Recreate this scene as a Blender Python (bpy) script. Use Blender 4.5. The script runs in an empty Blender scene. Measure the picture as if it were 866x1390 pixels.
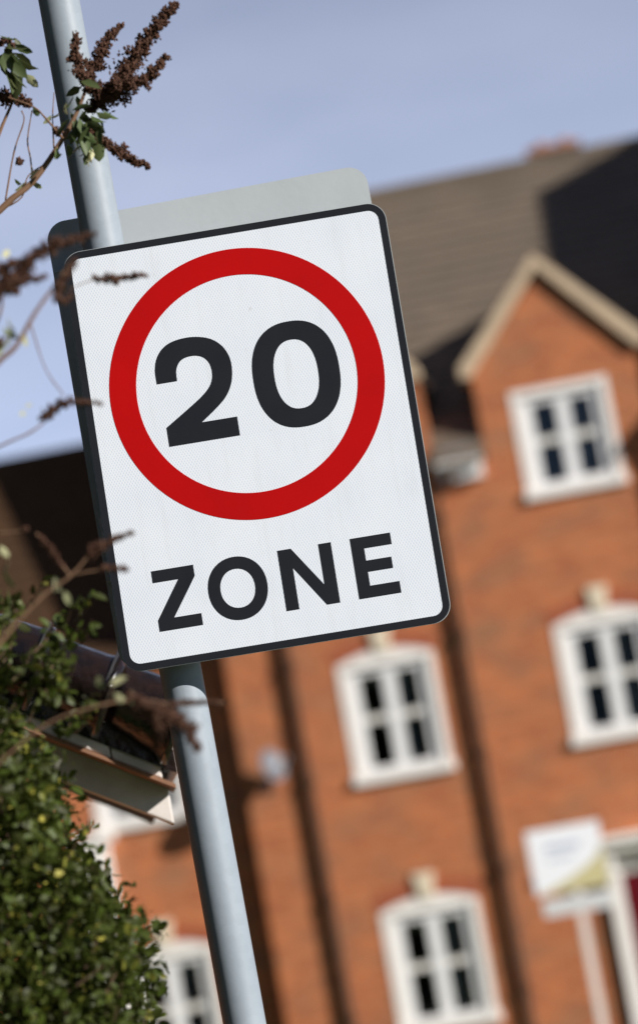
import bpy, math, random
import numpy as np
from mathutils import Vector, Matrix
random.seed(7); rng = np.random.default_rng(7)
S = bpy.context.scene; COL = S.collection
R = math.radians

# ------------------------------------------------------------------ camera
FPX = 4200.0; PITCH = R(7.8); ROLL = R(10.1)
CAM = Vector((0, 0, 1.6)); GZ = -0.25
F = Vector((0, math.cos(PITCH), math.sin(PITCH)))
R0 = Vector((1, 0, 0)); U0 = Vector((0, -math.sin(PITCH), math.cos(PITCH)))
UP = U0*math.cos(ROLL) + R0*math.sin(ROLL)
RT = R0*math.cos(ROLL) - U0*math.sin(ROLL)
def at(x, y, Y):
    """world point at depth Y seen at (x, y) of the 866 x 1390 photograph"""
    d = F + RT*((x-433)/FPX) - UP*((y-695)/FPX)
    return CAM + d*(Y/d.y)
cam = bpy.data.cameras.new('camera'); co = bpy.data.objects.new('camera', cam); COL.objects.link(co)
M = Matrix((RT, UP, -F)).transposed().to_4x4(); M.translation = CAM; co.matrix_world = M
cam.sensor_fit = 'VERTICAL'; cam.sensor_height = 36; cam.sensor_width = 24
cam.lens = FPX/1390*36; cam.clip_start = 0.1; cam.clip_end = 5000
cam.dof.use_dof = True; cam.dof.focus_distance = 5.56; cam.dof.aperture_fstop = cam.lens/40.0
cam.dof.aperture_blades = 0
S.camera = co
S.render.engine = 'CYCLES'
S.view_settings.view_transform = 'Standard'; S.view_settings.look = 'None'
S.view_settings.exposure = 0.36; S.view_settings.gamma = 1

# ------------------------------------------------------------------ light
SUN_AZ, SUN_EL = R(57), R(22.5)
SD = Vector((math.sin(SUN_AZ)*math.cos(SUN_EL), -math.cos(SUN_AZ)*math.cos(SUN_EL), math.sin(SUN_EL)))
sl = bpy.data.lights.new('sun', 'SUN'); sl.energy = 4.8; sl.angle = R(0.55); sl.color = (1, 0.95, 0.87)
so = bpy.data.objects.new('sun', sl); COL.objects.link(so)
so.rotation_euler = SD.to_track_quat('Z', 'Y').to_euler()
w = bpy.data.worlds.new('World'); S.world = w; w.use_nodes = True
nt = w.node_tree; nt.nodes.clear(); N = nt.nodes; L = nt.links
out = N.new('ShaderNodeOutputWorld'); bg = N.new('ShaderNodeBackground'); bg.inputs[1].default_value = 0.05
sky = N.new('ShaderNodeTexSky'); sky.sky_type = 'NISHITA'; sky.sun_disc = False
sky.sun_elevation = SUN_EL; sky.sun_rotation = R(180-57); sky.air_density = 0.45; sky.dust_density = 0.15; sky.ozone_density = 4.0
tc = N.new('ShaderNodeTexCoord'); mp = N.new('ShaderNodeMapping'); mp.inputs['Scale'].default_value = (5, 5, 16)
mp.inputs['Rotation'].default_value = (0, R(-4), 0); mp.inputs['Location'].default_value = (0.4, 0.3, 0.2)
no = N.new('ShaderNodeTexNoise'); no.inputs['Scale'].default_value = 1.1; no.inputs['Detail'].default_value = 5
no.inputs['Roughness'].default_value = 0.5
cr = N.new('ShaderNodeValToRGB'); cr.color_ramp.elements[0].position = 0.36; cr.color_ramp.elements[1].position = 0.75
cr.color_ramp.elements[0].color = (0.12, 0.12, 0.12, 1); cr.color_ramp.elements[1].color = (0.34, 0.34, 0.34, 1)
mx = N.new('ShaderNodeMix'); mx.data_type = 'RGBA'; mx.inputs[7].default_value = (5.0, 4.8, 5.6, 1)
L.new(tc.outputs['Generated'], mp.inputs[0]); L.new(mp.outputs[0], no.inputs['Vector'])
L.new(no.outputs['Fac'], cr.inputs[0]); L.new(cr.outputs[0], mx.inputs[0])
# extra sky brightness added low in the north, in front of the camera
sx = N.new('ShaderNodeSeparateXYZ'); L.new(tc.outputs['Generated'], sx.inputs[0])
my = N.new('ShaderNodeMapRange'); my.inputs[1].default_value = 0.55; my.inputs[2].default_value = 0.9; L.new(sx.outputs['Y'], my.inputs[0])
mz = N.new('ShaderNodeMapRange'); mz.inputs[1].default_value = 0.06; mz.inputs[2].default_value = 0.55; mz.inputs[3].default_value = 1; mz.inputs[4].default_value = 0; L.new(sx.outputs['Z'], mz.inputs[0])
mu = N.new('ShaderNodeMath'); mu.operation = 'MULTIPLY'; L.new(my.outputs[0], mu.inputs[0]); L.new(mz.outputs[0], mu.inputs[1])
L.new(sky.outputs[0], mx.inputs[6])
sky_boost = N.new('ShaderNodeMix'); sky_boost.data_type = 'RGBA'; sky_boost.blend_type = 'ADD'; sky_boost.inputs[7].default_value = (8.3, 9.1, 11.3, 1)
ml = N.new('ShaderNodeMath'); ml.operation = 'MULTIPLY'; mr = N.new('ShaderNodeMapRange')
mr.inputs[1].default_value = 0.3; mr.inputs[2].default_value = 0.75; mr.inputs[3].default_value = 0.88; mr.inputs[4].default_value = 1.15
L.new(no.outputs['Fac'], mr.inputs[0]); L.new(mu.outputs[0], ml.inputs[0]); L.new(mr.outputs[0], ml.inputs[1])
L.new(ml.outputs[0], sky_boost.inputs[0]); L.new(mx.outputs[2], sky_boost.inputs[6])
L.new(sky_boost.outputs[2], bg.inputs[0]); L.new(bg.outputs[0], out.inputs[0])

# ------------------------------------------------------------------ materials
def mat(name, col, rough=0.6, metal=0.0, var=None, scale=8.0, spec=0.5, bump=0.0, bscale=60, coat=0):
    m = bpy.data.materials.new(name); m.use_nodes = True; t = m.node_tree; b = t.nodes['Principled BSDF']
    b.inputs['Base Color'].default_value = (*col, 1); b.inputs['Roughness'].default_value = rough
    b.inputs['Metallic'].default_value = metal; b.inputs['Specular IOR Level'].default_value = spec
    b.inputs['Coat Weight'].default_value = coat
    tcn = t.nodes.new('ShaderNodeTexCoord')
    if var is not None:
        n = t.nodes.new('ShaderNodeTexNoise'); n.inputs['Scale'].default_value = scale; n.inputs['Detail'].default_value = 6
        n.inputs['Roughness'].default_value = 0.6
        r = t.nodes.new('ShaderNodeValToRGB'); r.color_ramp.elements[0].position = 0.32; r.color_ramp.elements[1].position = 0.68
        r.color_ramp.elements[0].color = (*col, 1); r.color_ramp.elements[1].color = (*var, 1)
        t.links.new(tcn.outputs['Object'], n.inputs['Vector']); t.links.new(n.outputs['Fac'], r.inputs[0])
        t.links.new(r.outputs[0], b.inputs['Base Color'])
    if bump:
        n2 = t.nodes.new('ShaderNodeTexNoise'); n2.inputs['Scale'].default_value = bscale; n2.inputs['Detail'].default_value = 5
        bp = t.nodes.new('ShaderNodeBump'); bp.inputs['Strength'].default_value = bump; bp.inputs['Distance'].default_value = 0.01
        t.links.new(tcn.outputs['Object'], n2.inputs['Vector']); t.links.new(n2.outputs['Fac'], bp.inputs['Height'])
        t.links.new(bp.outputs[0], b.inputs['Normal'])
    return m

def brick_mat(name, a, b_, mortar, patch, bw=0.225, bh=0.075, tile=False):
    m = bpy.data.materials.new(name); m.use_nodes = True; t = m.node_tree; P = t.nodes['Principled BSDF']
    tcn = t.nodes.new('ShaderNodeTexCoord'); sp = t.nodes.new('ShaderNodeSeparateXYZ'); cb = t.nodes.new('ShaderNodeCombineXYZ')
    t.links.new(tcn.outputs['Object'], sp.inputs[0])
    ad = t.nodes.new('ShaderNodeMath'); ad.operation = 'ADD'
    t.links.new(sp.outputs['X'], ad.inputs[0]); t.links.new(sp.outputs['Y'], ad.inputs[1])
    if tile: t.links.new(sp.outputs['X'], cb.inputs['X'])
    else: t.links.new(ad.outputs[0], cb.inputs['X'])
    t.links.new(sp.outputs['Z'], cb.inputs['Y'])
    bt = t.nodes.new('ShaderNodeTexBrick'); bt.inputs['Scale'].default_value = 1.0
    bt.inputs['Brick Width'].default_value = bw; bt.inputs['Row Height'].default_value = bh
    bt.inputs['Mortar Size'].default_value = 0.006 if not tile else 0.004
    bt.inputs['Color1'].default_value = (*a, 1); bt.inputs['Color2'].default_value = (*b_, 1)
    bt.inputs['Mortar'].default_value = (*mortar, 1); bt.inputs['Bias'].default_value = 0.0
    t.links.new(cb.outputs[0], bt.inputs['Vector'])
    n = t.nodes.new('ShaderNodeTexNoise'); n.inputs['Scale'].default_value = 1.5; n.inputs['Detail'].default_value = 7
    n.inputs['Roughness'].default_value = 0.68
    mpp = t.nodes.new('ShaderNodeMapping'); mpp.inputs['Scale'].default_value = (0.8, 0.8, 1.7)
    t.links.new(tcn.outputs['Object'], mpp.inputs[0]); t.links.new(mpp.outputs[0], n.inputs['Vector'])
    r = t.nodes.new('ShaderNodeValToRGB'); r.color_ramp.elements[0].position = 0.46; r.color_ramp.elements[1].position = 0.66
    r.color_ramp.elements[0].color = (0, 0, 0, 1); r.color_ramp.elements[1].color = (0.6, 0.6, 0.6, 1)
    t.links.new(n.outputs['Fac'], r.inputs[0])
    mm = t.nodes.new('ShaderNodeMix'); mm.data_type = 'RGBA'; mm.inputs[7].default_value = (*patch, 1)
    t.links.new(r.outputs[0], mm.inputs[0]); t.links.new(bt.outputs['Color'], mm.inputs[6])
    t.links.new(mm.outputs[2], P.inputs['Base Color']); P.inputs['Roughness'].default_value = 0.85
    bp = t.nodes.new('ShaderNodeBump'); bp.inputs['Strength'].default_value = 0.5; bp.inputs['Distance'].default_value = 0.01
    bp.invert = True
    t.links.new(bt.outputs['Fac'], bp.inputs['Height']); t.links.new(bp.outputs[0], P.inputs['Normal'])
    return m

brick = brick_mat('orange_brick', (0.57, 0.174, 0.055), (0.38, 0.098, 0.031), (0.46, 0.27, 0.16), (0.27, 0.150, 0.085))
brick2 = brick_mat('red_brick', (0.42, 0.10, 0.035), (0.34, 0.075, 0.03), (0.36, 0.17, 0.1), (0.30, 0.07, 0.03), 0.075, 0.24)
tiles = brick_mat('roof_tiles', (0.185, 0.142, 0.105), (0.145, 0.112, 0.085), (0.06, 0.05, 0.04), (0.12, 0.095, 0.07), 0.33, 0.193, True)
tiles2 = brick_mat('brown_tiles', (0.085, 0.038, 0.013), (0.065, 0.029, 0.010), (0.03, 0.016, 0.008), (0.05, 0.024, 0.009), 0.2, 0.12, True)
upvc = mat('white_upvc', (0.86, 0.86, 0.87), 0.3)
cream = mat('cream_stone', (0.62, 0.47, 0.32), 0.8, var=(0.52, 0.40, 0.28), scale=5, bump=0.2)
keym = mat('keystone_stone', (0.78, 0.68, 0.52), 0.8, var=(0.70, 0.60, 0.45), scale=5)
surr = mat('painted_surround', (0.90, 0.87, 0.84), 0.7, var=(0.87, 0.83, 0.79), scale=4)
barm = mat('pale_bar', (0.72, 0.70, 0.66), 0.6)
curt = mat('curtain_cloth', (0.80, 0.80, 0.82), 0.9, var=(0.7, 0.7, 0.72), scale=30)
sky_refl = mat('sky_reflection_grey', (0.13, 0.155, 0.205), 0.8, var=(0.19, 0.215, 0.27), scale=3)  # sky reflection put in as the colour of sheets behind the glass
blind = mat('blind_cloth', (0.40, 0.36, 0.27), 0.9)
pipe_m = mat('dark_brown_pipe', (0.075, 0.035, 0.02), 0.45)
doorm = mat('dark_red_paint', (0.12, 0.004, 0.010), 0.3)
glassm = bpy.data.materials.new('window_glass'); glassm.use_nodes = True
t = glassm.node_tree; t.nodes.clear(); o_ = t.nodes.new('ShaderNodeOutputMaterial'); ms = t.nodes.new('ShaderNodeMixShader')
tr = t.nodes.new('ShaderNodeBsdfTransparent'); tr.inputs[0].default_value = (0.8, 0.84, 0.84, 1); gl = t.nodes.new('ShaderNodeBsdfGlossy')
gl.inputs['Roughness'].default_value = 0.02; lw = t.nodes.new('ShaderNodeFresnel'); lw.inputs[0].default_value = 1.5
t.links.new(lw.outputs[0], ms.inputs[0]); t.links.new(tr.outputs[0], ms.inputs[1]); t.links.new(gl.outputs[0], ms.inputs[2])
t.links.new(ms.outputs[0], o_.inputs[0])
grey_dish = mat('grey_dish', (0.16, 0.17, 0.20), 0.5, var=(0.13, 0.14, 0.17), scale=9)
dark_metal = mat('dark_metal', (0.03, 0.03, 0.035), 0.5)
chim_m = mat('terracotta', (0.42, 0.2, 0.13), 0.8, var=(0.32, 0.15, 0.1), scale=12)
lead = mat('lead_flashing', (0.30, 0.31, 0.33), 0.5, var=(0.24, 0.25, 0.27), scale=7)

# ------------------------------------------------------------------ mesh helpers
class MB:
    def __init__(s): s.v = []; s.f = []
    def add(s, vs, fs):
        k = len(s.v); s.v += [tuple(p) for p in vs]; s.f += [tuple(i+k for i in f) for f in fs]
    def box(s, a, b, mtx=None):
        x0, y0, z0 = a; x1, y1, z1 = b
        vs = [Vector(p) for p in ((x0,y0,z0),(x1,y0,z0),(x1,y1,z0),(x0,y1,z0),(x0,y0,z1),(x1,y0,z1),(x1,y1,z1),(x0,y1,z1))]
        if mtx: vs = [mtx @ p for p in vs]
        s.add(vs, [(3,2,1,0),(4,5,6,7),(0,1,5,4),(1,2,6,5),(2,3,7,6),(3,0,4,7)])
    def prism(s, poly, y0, y1, mtx=None):
        """polygon in XZ (counter-clockwise seen from -Y) extruded from y0 (front) to y1"""
        n = len(poly); vs = [Vector((p[0], y0, p[1])) for p in poly] + [Vector((p[0], y1, p[1])) for p in poly]
        if mtx: vs = [mtx @ p for p in vs]
        s.add(vs, [tuple(range(n)), tuple(range(2*n-1, n-1, -1))] + [(i, i+n, (i+1) % n+n, (i+1) % n) for i in range(n)])
    def tube(s, pts, rad, seg=8, cap=True):
        pts = [Vector(p) for p in pts]; n = len(pts)
        if not hasattr(rad, '__len__'): rad = [rad]*n
        rings = []; prev = None
        for i, p in enumerate(pts):
            d = (pts[min(i+1, n-1)] - pts[max(i-1, 0)]).normalized()
            if prev is None:
                a = Vector((0, 0, 1)) if abs(d.z) < 0.9 else Vector((1, 0, 0)); u = d.cross(a).normalized()
            else: u = (prev - d*prev.dot(d)).normalized()
            prev = u; v = d.cross(u)
            rings.append([p + (u*math.cos(2*math.pi*k/seg) + v*math.sin(2*math.pi*k/seg))*rad[i] for k in range(seg)])
        vs = [q for r in rings for q in r]; fs = []
        for i in range(n-1):
            for k in range(seg):
                a, b = i*seg+k, i*seg+(k+1) % seg; fs.append((a, b, b+seg, a+seg))
        if cap: fs += [tuple(range(seg-1, -1, -1)), tuple(range((n-1)*seg, n*seg))]
        s.add(vs, fs)
    def build(s, name, m, parent=None, smooth=False, bevel=0):
        me = bpy.data.meshes.new(name); me.from_pydata(s.v, [], s.f); me.update()
        if smooth:
            me.polygons.foreach_set('use_smooth', [True]*len(me.polygons))
            try: me.set_sharp_from_angle(angle=R(40))
            except Exception: pass
        me.materials.append(m); o = bpy.data.objects.new(name, me); COL.objects.link(o)
        if parent is not None: o.parent = parent
        if bevel:
            b = o.modifiers.new('bevel', 'BEVEL'); b.width = bevel; b.segments = 2; b.limit_method = 'ANGLE'; b.angle_limit = R(40)
        return o
def tag(o, label=None, cat=None, group=None, kind=None):
    if label: o['label'] = label
    if cat: o['category'] = cat
    if group: o['group'] = group
    if kind: o['kind'] = kind
    return o
def empty(name, loc, rz=0, label=None, cat=None, group=None):
    o = bpy.data.objects.new(name, None); COL.objects.link(o); o.location = loc; o.rotation_euler = (0, 0, rz)
    o.empty_display_size = 0.1
    return tag(o, label, cat, group)
def spline(pts, n=6, closed=False):
    P = [Vector(p) for p in pts]; m = len(P); res = []
    rngi = range(m) if closed else range(m-1)
    for i in rngi:
        a, b, c, d = (P[(i-1) % m] if closed or i > 0 else P[0]*2-P[1]), P[i], P[(i+1) % m], (P[(i+2) % m] if closed or i+2 < m else P[-1]*2-P[-2])
        for k in range(n):
            t = k/n; res.append(0.5*((2*b)+(c-a)*t+(2*a-5*b+4*c-d)*t*t+(3*b-a-3*c+d)*t**3))
    if not closed: res.append(P[-1])
    return res

# ------------------------------------------------------------------ ground, road, pavement
grass = mat('lawn', (0.05, 0.09, 0.025), 0.9, var=(0.09, 0.12, 0.04), scale=3, bump=0.6)
asph = mat('asphalt', (0.05, 0.05, 0.052), 0.85, var=(0.07, 0.07, 0.07), scale=20, bump=0.4, bscale=120)
pave = mat('concrete_slabs', (0.30, 0.29, 0.27), 0.85, var=(0.24, 0.23, 0.21), scale=4, bump=0.3)
m_ = MB(); m_.add([(-600, -300, GZ), (600, -300, GZ), (600, 1500, GZ), (-600, 1500, GZ)], [(0, 1, 2, 3)])
tag(m_.build('ground', grass), kind='structure')
m_ = MB(); m_.add([(-80, 14, GZ+.006), (80, 14, GZ+.006), (80, 25, GZ+.006), (-80, 25, GZ+.006)], [(0, 1, 2, 3)])
tag(m_.build('road', asph), kind='structure')
m_ = MB(); m_.box((-80, 25.0, GZ-.1), (80, 27.2, GZ+.11)); tag(m_.build('pavement', pave), kind='structure')
m_ = MB(); m_.box((-80, 11.6, GZ-.1), (80, 14, GZ+.11)); tag(m_.build('pavement', pave), kind='structure')

# ------------------------------------------------------------------ terrace house
PSI = R(6)
def house_root(name, label):
    return empty(name, (0.53, 38, 0), -PSI, label, 'house')
def HW(u, s, z):
    return Vector((0.53 + u*math.cos(PSI) + s*math.sin(PSI), 38 - u*math.sin(PSI) + s*math.cos(PSI), z))

def wall_holes(mb, x0, x1, z0, z1, holes, y=0.0, th=0.3):
    xs = sorted({x0, x1, *[h[0] for h in holes], *[h[1] for h in holes]})
    zs = sorted({z0, z1, *[h[2] for h in holes], *[h[3] for h in holes]})
    for i in range(len(xs)-1):
        for j in range(len(zs)-1):
            a, b, c, d = xs[i], xs[i+1], zs[j], zs[j+1]; cx, cz = (a+b)/2, (c+d)/2
            if any(h[0] < cx < h[1] and h[2] < cz < h[3] for h in holes): continue
            mb.add([(a, y, c), (b, y, c), (b, y, d), (a, y, d)], [(0, 1, 2, 3)])
            mb.add([(a, y+th, c), (b, y+th, c), (b, y+th, d), (a, y+th, d)], [(3, 2, 1, 0)])
    for h in holes:
        a, b, c, d = h
        mb.add([(a, y, c), (b, y, c), (b, y, d), (a, y, d), (a, y+th, c), (b, y+th, c), (b, y+th, d), (a, y+th, d)],
               [(0, 4, 5, 1), (1, 5, 6, 2), (3, 7, 4, 0)] + ([] if abs(d-z1) < 1e-6 else [(2, 6, 7, 3)]))
    cuts = sorted([(h[0], h[1]) for h in holes if abs(h[3]-z1) < 1e-6]); xa = x0
    for h0, h1 in cuts+[(x1, x1)]:
        mb.add([(xa, y, z1), (h0, y, z1), (h0, y+th, z1), (xa, y+th, z1)], [(0, 1, 2, 3)]); xa = h1
    mb.add([(x0, y, z0), (x1, y, z0), (x1, y, z1), (x0, y, z1), (x0, y+th, z0), (x1, y+th, z0), (x1, y+th, z1), (x0, y+th, z1)],
           [(3, 7, 4, 0), (1, 5, 6, 2), (0, 4, 5, 1)])

def window(parent, uc, z0, z1, y=0.0, arch=True, seed=0, grey=False):
    """recessed casement window, opening 1.02 wide; surround stands 2 cm proud of the brick"""
    rr = random.Random(seed)
    hw = 0.50; top = 0.17 if arch else 0.10
    f = MB()                                                    # white uPVC frame, mullion and stiles, set back
    fy0, fy1 = y+0.032, y+0.102
    za, zb = z0+0.11, z1-0.02
    e = 0.005
    f.box((uc-hw+e, fy0, za), (uc-0.37, fy1, zb)); f.box((uc+0.37, fy0, za), (uc+hw-e, fy1, zb))
    f.box((uc-0.075, fy0, za), (uc+0.09, fy1, zb))
    for a, b in ((-0.37, -0.075), (0.09, 0.37)):
        f.box((uc+a, fy0, za), (uc+b, fy1, za+0.06)); f.box((uc+a, fy0, zb-0.075), (uc+b, fy1, zb))
    fr = f.build('window', upvc, parent, bevel=0.008)
    sr = MB()                                                   # cream painted surround
    o = 0.605
    sr.box((uc-o, y-0.012, z0+0.1), (uc-hw, y+0.03, z1)); sr.box((uc+hw, y-0.012, z0+0.1), (uc+o, y+0.03, z1))
    if arch:
        n = 10; P = []
        for k in range(n+1): P.append((uc-o+2*o*k/n, z1))
        Q = [(uc+o-2*o*k/n, z1+0.07+top*0.75*(1-((k/n-0.5)*2)**2)) for k in range(n+1)]
        sr.prism(P+Q, y-0.016, y+0.03)
    else:
        sr.box((uc-o, y-0.016, z1), (uc+o, y+0.03, z1+top))
    sr.build('surround', surr, fr)
    sb = MB(); sb.box((uc-o-0.03, y-0.07, z0-0.02), (uc+o+0.03, y+0.03, z0+0.1)); sb.build('sill', surr, fr, bevel=0.01)
    zm = (za+zb)/2+0.02
    for a, c in ((-0.37, -0.075), (0.09, 0.37)):
        b = MB(); b.box((uc+a, fy0+0.01, zm-0.045), (uc+c, fy1-0.01, zm+0.045)); b.build('glazing_bar', barm, fr)
        for q0, q1 in ((za+0.06, zm-0.045), (zm+0.045, zb-0.075)):
            g = MB(); g.box((uc+a, fy0+0.03, q0), (uc+c, fy0+0.036, q1)); g.build('pane', glassm, fr)
    for (a, c) in ((0.08, 0.19+rr.uniform(-0.02, 0.02)),):
        cu = MB(); n = 12; vs = []; fs = []
        for k in range(n+1):
            xx = a+(c-a)*k/n; yy = fy1+0.03+0.012*math.sin(k*1.9)
            vs += [(uc+xx, yy, za), (uc+xx, yy, zb)]
            if k: fs.append((2*k-2, 2*k, 2*k+1, 2*k-1))
        nn = len(vs); vs += [(p[0], p[1]+0.004, p[2]) for p in vs]; fs += [tuple(i+nn for i in q[::-1]) for q in fs]
        nb_ = nn; fs += [(2*k, 2*k-2, 2*k-2+nn, 2*k+nn) for k in range(1, n+1)]+[(2*k-1, 2*k+1, 2*k+1+nn, 2*k-1+nn) for k in range(1, n+1)]
        cu.add(vs, fs); cu.build('curtain', curt, fr)
    if grey:  # blue-grey sheets stand in for sky reflected in these panes
        gb = MB(); gb.box((uc-0.4, fy1+0.045, za), (uc+0.05, fy1+0.05, zb-0.05)); gb.build('sky_reflection_sheet', sky_refl, fr)
        gb = MB(); gb.box((uc+0.2, fy1+0.045, za), (uc+0.4, fy1+0.05, zb-0.05)); gb.build('sky_reflection_sheet', sky_refl, fr)
    bl = MB(); bl.box((uc-0.4, fy1+0.07, zb-0.075-rr.uniform(0.06, 0.12)), (uc+0.4, fy1+0.075, zb-0.05)); bl.build('blind', blind, fr)
    return fr

def keystone(parent, uc, z, y=0.0):
    k = MB(); k.prism([(uc-0.09, z), (uc+0.09, z), (uc+0.13, z+0.30), (uc-0.13, z+0.30)], y-0.05, y+0.05)
    return k.build('keystone', keym, parent, bevel=0.008)
def brick_arch(parent, uc, z, y=0.0):
    b = MB(); n = 8
    P = [(uc-0.62+1.24*k/n, z+0.075+0.125*(1-((k/n-0.5)*2)**2)) for k in range(n+1)]
    Q = [(uc+0.70-1.40*k/n, z+0.26+0.14*(1-((k/n-0.5)*2)**2)) for k in range(n+1)]
    b.prism(P+Q, y-0.006, y+0.05); return b.build('brick_arch', brick2, parent)

def tile_roof(name, m, parent, U0_, U1_, s0, z0, s1, z1, rows, thick=0.03, course_lap=0.022, segs=None):
    """sloping roof as overlapping stepped courses with a solid underside"""
    mb = MB(); dy = (s1-s0)/rows; dz = (z1-z0)/rows
    ln = math.hypot(dy, dz); ny, nz = -dz/ln, dy/ln
    for i in range(rows):
      for (u0, u1) in (segs if segs and z0+dz*(i+0.5) < 8.3 else ((U0_, U1_),)):
        ya, za = s0+dy*i, z0+dz*i; yb, zb = s0+dy*(i+1.06), z0+dz*(i+1.06)
        P = [(ya+ny*(course_lap+thick), za+nz*(course_lap+thick)), (yb+ny*thick, zb+nz*thick), (yb, zb), (ya, za)]
        vs = [(u0, *p) for p in P]+[(u1, *p) for p in P]
        mb.add(vs, [(0, 1, 2, 3), (7, 6, 5, 4), (0, 4, 5, 1), (1, 5, 6, 2), (2, 6, 7, 3), (3, 7, 4, 0)])
    return mb.build(name, m, parent)

TP = math.tan(R(40))
def roofz(s): return 7.05 + TP*(s+0.25)
RS = 5.52
main = house_root('brick_house', 'three storey orange brick terrace house with pointed wall dormers and brown tiled roof')
WIN = []                        # column centre, z0, z1
COLS = [-0.06, 2.65, 5.36, 8.07, 10.78]
holes = []
for c in COLS[:2]:
    holes += [(c-0.5, c+0.5, 3.40, 4.80), (c-0.5, c+0.5, 6.47, 7.72)]
holes += [(-0.06-0.5, -0.06+0.5, 0.32, 1.74)]
wl = MB(); wall_holes(wl, -2.02, 4.4, GZ, 7.05, [h for h in holes if h[3] < 7.05] + [(c-0.5, c+0.5, 6.47, 7.05) for c in COLS[:2]])
# the wall dormers rise above the eaves
for c in COLS[:2]:
    G = 1.02
    wl.prism([(c-G, 7.05), (c-0.5, 7.05), (c-0.5, 7.72), (c-G, 7.72)], 0, 0.3)
    wl.prism([(c+0.5, 7.05), (c+G, 7.05), (c+G, 7.72), (c+0.5, 7.72)], 0, 0.3)
    wl.prism([(c-G, 7.72), (c+G, 7.72), (c+G, 8.15), (c, 9.22), (c-G, 8.15)], 0, 0.3)
    for sx in (-1, 1):                                          # dormer cheeks back to the roof
        x0, x1 = sorted((c+sx*G, c+sx*(G-0.12)))
        vs = [(0.3, 7.05), (1.15, 8.15), (0.3, 8.15)]
        P = [(x0, *v) for v in vs]+[(x1, *v) for v in vs]
        wl.add(P, [(0, 1, 2), (5, 4, 3), (0, 3, 4, 1), (1, 4, 5, 2), (2, 5, 3, 0)])
# side and rear walls with gable end
def gable_side(mb, u0, u1):
    poly = [(0.3, GZ), (11.0, GZ), (11.0, 7.1), (RS, roofz(RS)-0.05), (0.3, roofz(0.3)-0.05)]
    P = [(u0, *v) for v in poly]+[(u1, *v) for v in poly]
    mb.add(P, [(4, 3, 2, 1, 0), (5, 6, 7, 8, 9)]+[(i, (i+1) % 5, (i+1) % 5+5, i+5) for i in range(5)])
gable_side(wl, -2.02, -1.75); gable_side(wl, 4.1, 4.4)
wl.box((-1.75, 10.7, GZ), (4.1, 11.0, 7.2))
wl.build('wall', brick, main)
# internal floors and a cross wall keep the rooms dark
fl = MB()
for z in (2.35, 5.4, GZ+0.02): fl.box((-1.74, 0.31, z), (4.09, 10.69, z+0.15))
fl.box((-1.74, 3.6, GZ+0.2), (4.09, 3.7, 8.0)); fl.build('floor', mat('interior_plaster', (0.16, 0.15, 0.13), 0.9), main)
rf = tile_roof('roof', tiles, main, -2.12, 4.45, -0.25, 7.05, RS, roofz(RS), 25, segs=((-2.12, -1.09), (0.97, 1.62), (3.68, 4.45)))
tile_roof('rear_slope', tiles, rf, -2.12, 4.45, 11.4, 7.0, RS, roofz(RS), 25)
rt = MB()
for i in range(14): rt.tube([(-2.12+i*0.469, RS, roofz(RS)+0.02), (-2.12+(i+1)*0.469-0.01, RS, roofz(RS)+0.02)], 0.11, 8)
rt.build('ridge_tiles', tiles, rf)
ch = MB(); ch.box((2.75, 6.2, 11.0), (3.45, 6.8, 12.22)); ch.box((2.7, 6.15, 12.22), (3.5, 6.85, 12.30))
cho = ch.build('chimney', chim_m, rf)
for x in (2.93, 3.27):
    cp = MB(); cp.tube([(x, 6.5, 12.30), (x, 6.5, 12.42)], [0.12, 0.09], 12); cp.build('chimney_pot', chim_m, cho)
sk = MB(); sk.box((-2.10, -0.17, 5.7), (-1.30, 1.7, 9.85)); sk.box((-2.16, -0.22, 9.85), (-1.24, 1.76, 9.97)); sk.build('shadow_stack', brick, rf)  # second box pair: stack added out of sight to shade the left neighbour's roof
# dormer roofs, copings and flashing
for i, c in enumerate(COLS[:2]):
    mb = MB()
    for sx in (-1, 1):
        e = 1.14
        zr, ze = 9.66, 8.16
        def back(z): return (z-7.05)/TP-0.25
        A_ = [(c, 0.42, zr), (c, back(zr)+0.1, zr), (c+sx*e, back(ze)+0.1, ze), (c+sx*e, 0.05, ze)]
        B_ = [(p[0], p[1], p[2]-0.07) for p in A_]
        mb.add(A_+B_, [(0, 1, 2, 3), (7, 6, 5, 4), (0, 4, 5, 1), (1, 5, 6, 2), (2, 6, 7, 3), (3, 7, 4, 0)])
    mb.build('dormer_roof', tiles, rf)
    k = MB()
    for sx in (-1, 1):
        e = 1.16 if i else 1.05; zr = 9.48
        P = [(c, zr), (c+sx*e, zr-e*1.07), (c+sx*e, zr-e*1.07-0.15), (c+sx*(e-0.12), zr-e*1.07-0.15), (c, zr-0.18)]
        if sx > 0: P = P[::-1]
        k.prism(P, -0.10-0.003*(sx > 0), 0.34)
    k.build('verge_coping', cream, main, bevel=0.01)
# windows
for i, c in enumerate(COLS[:2]):
    for z0, z1, arch in ((3.40, 4.80, True), (6.47, 7.72, False), (0.32, 1.74, True)):
        if i == 1 and z0 < 1: continue
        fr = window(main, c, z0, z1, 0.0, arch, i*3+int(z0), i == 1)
        if arch: brick_arch(main, c, z1); keystone(main, c, z1+0.17)
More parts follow.
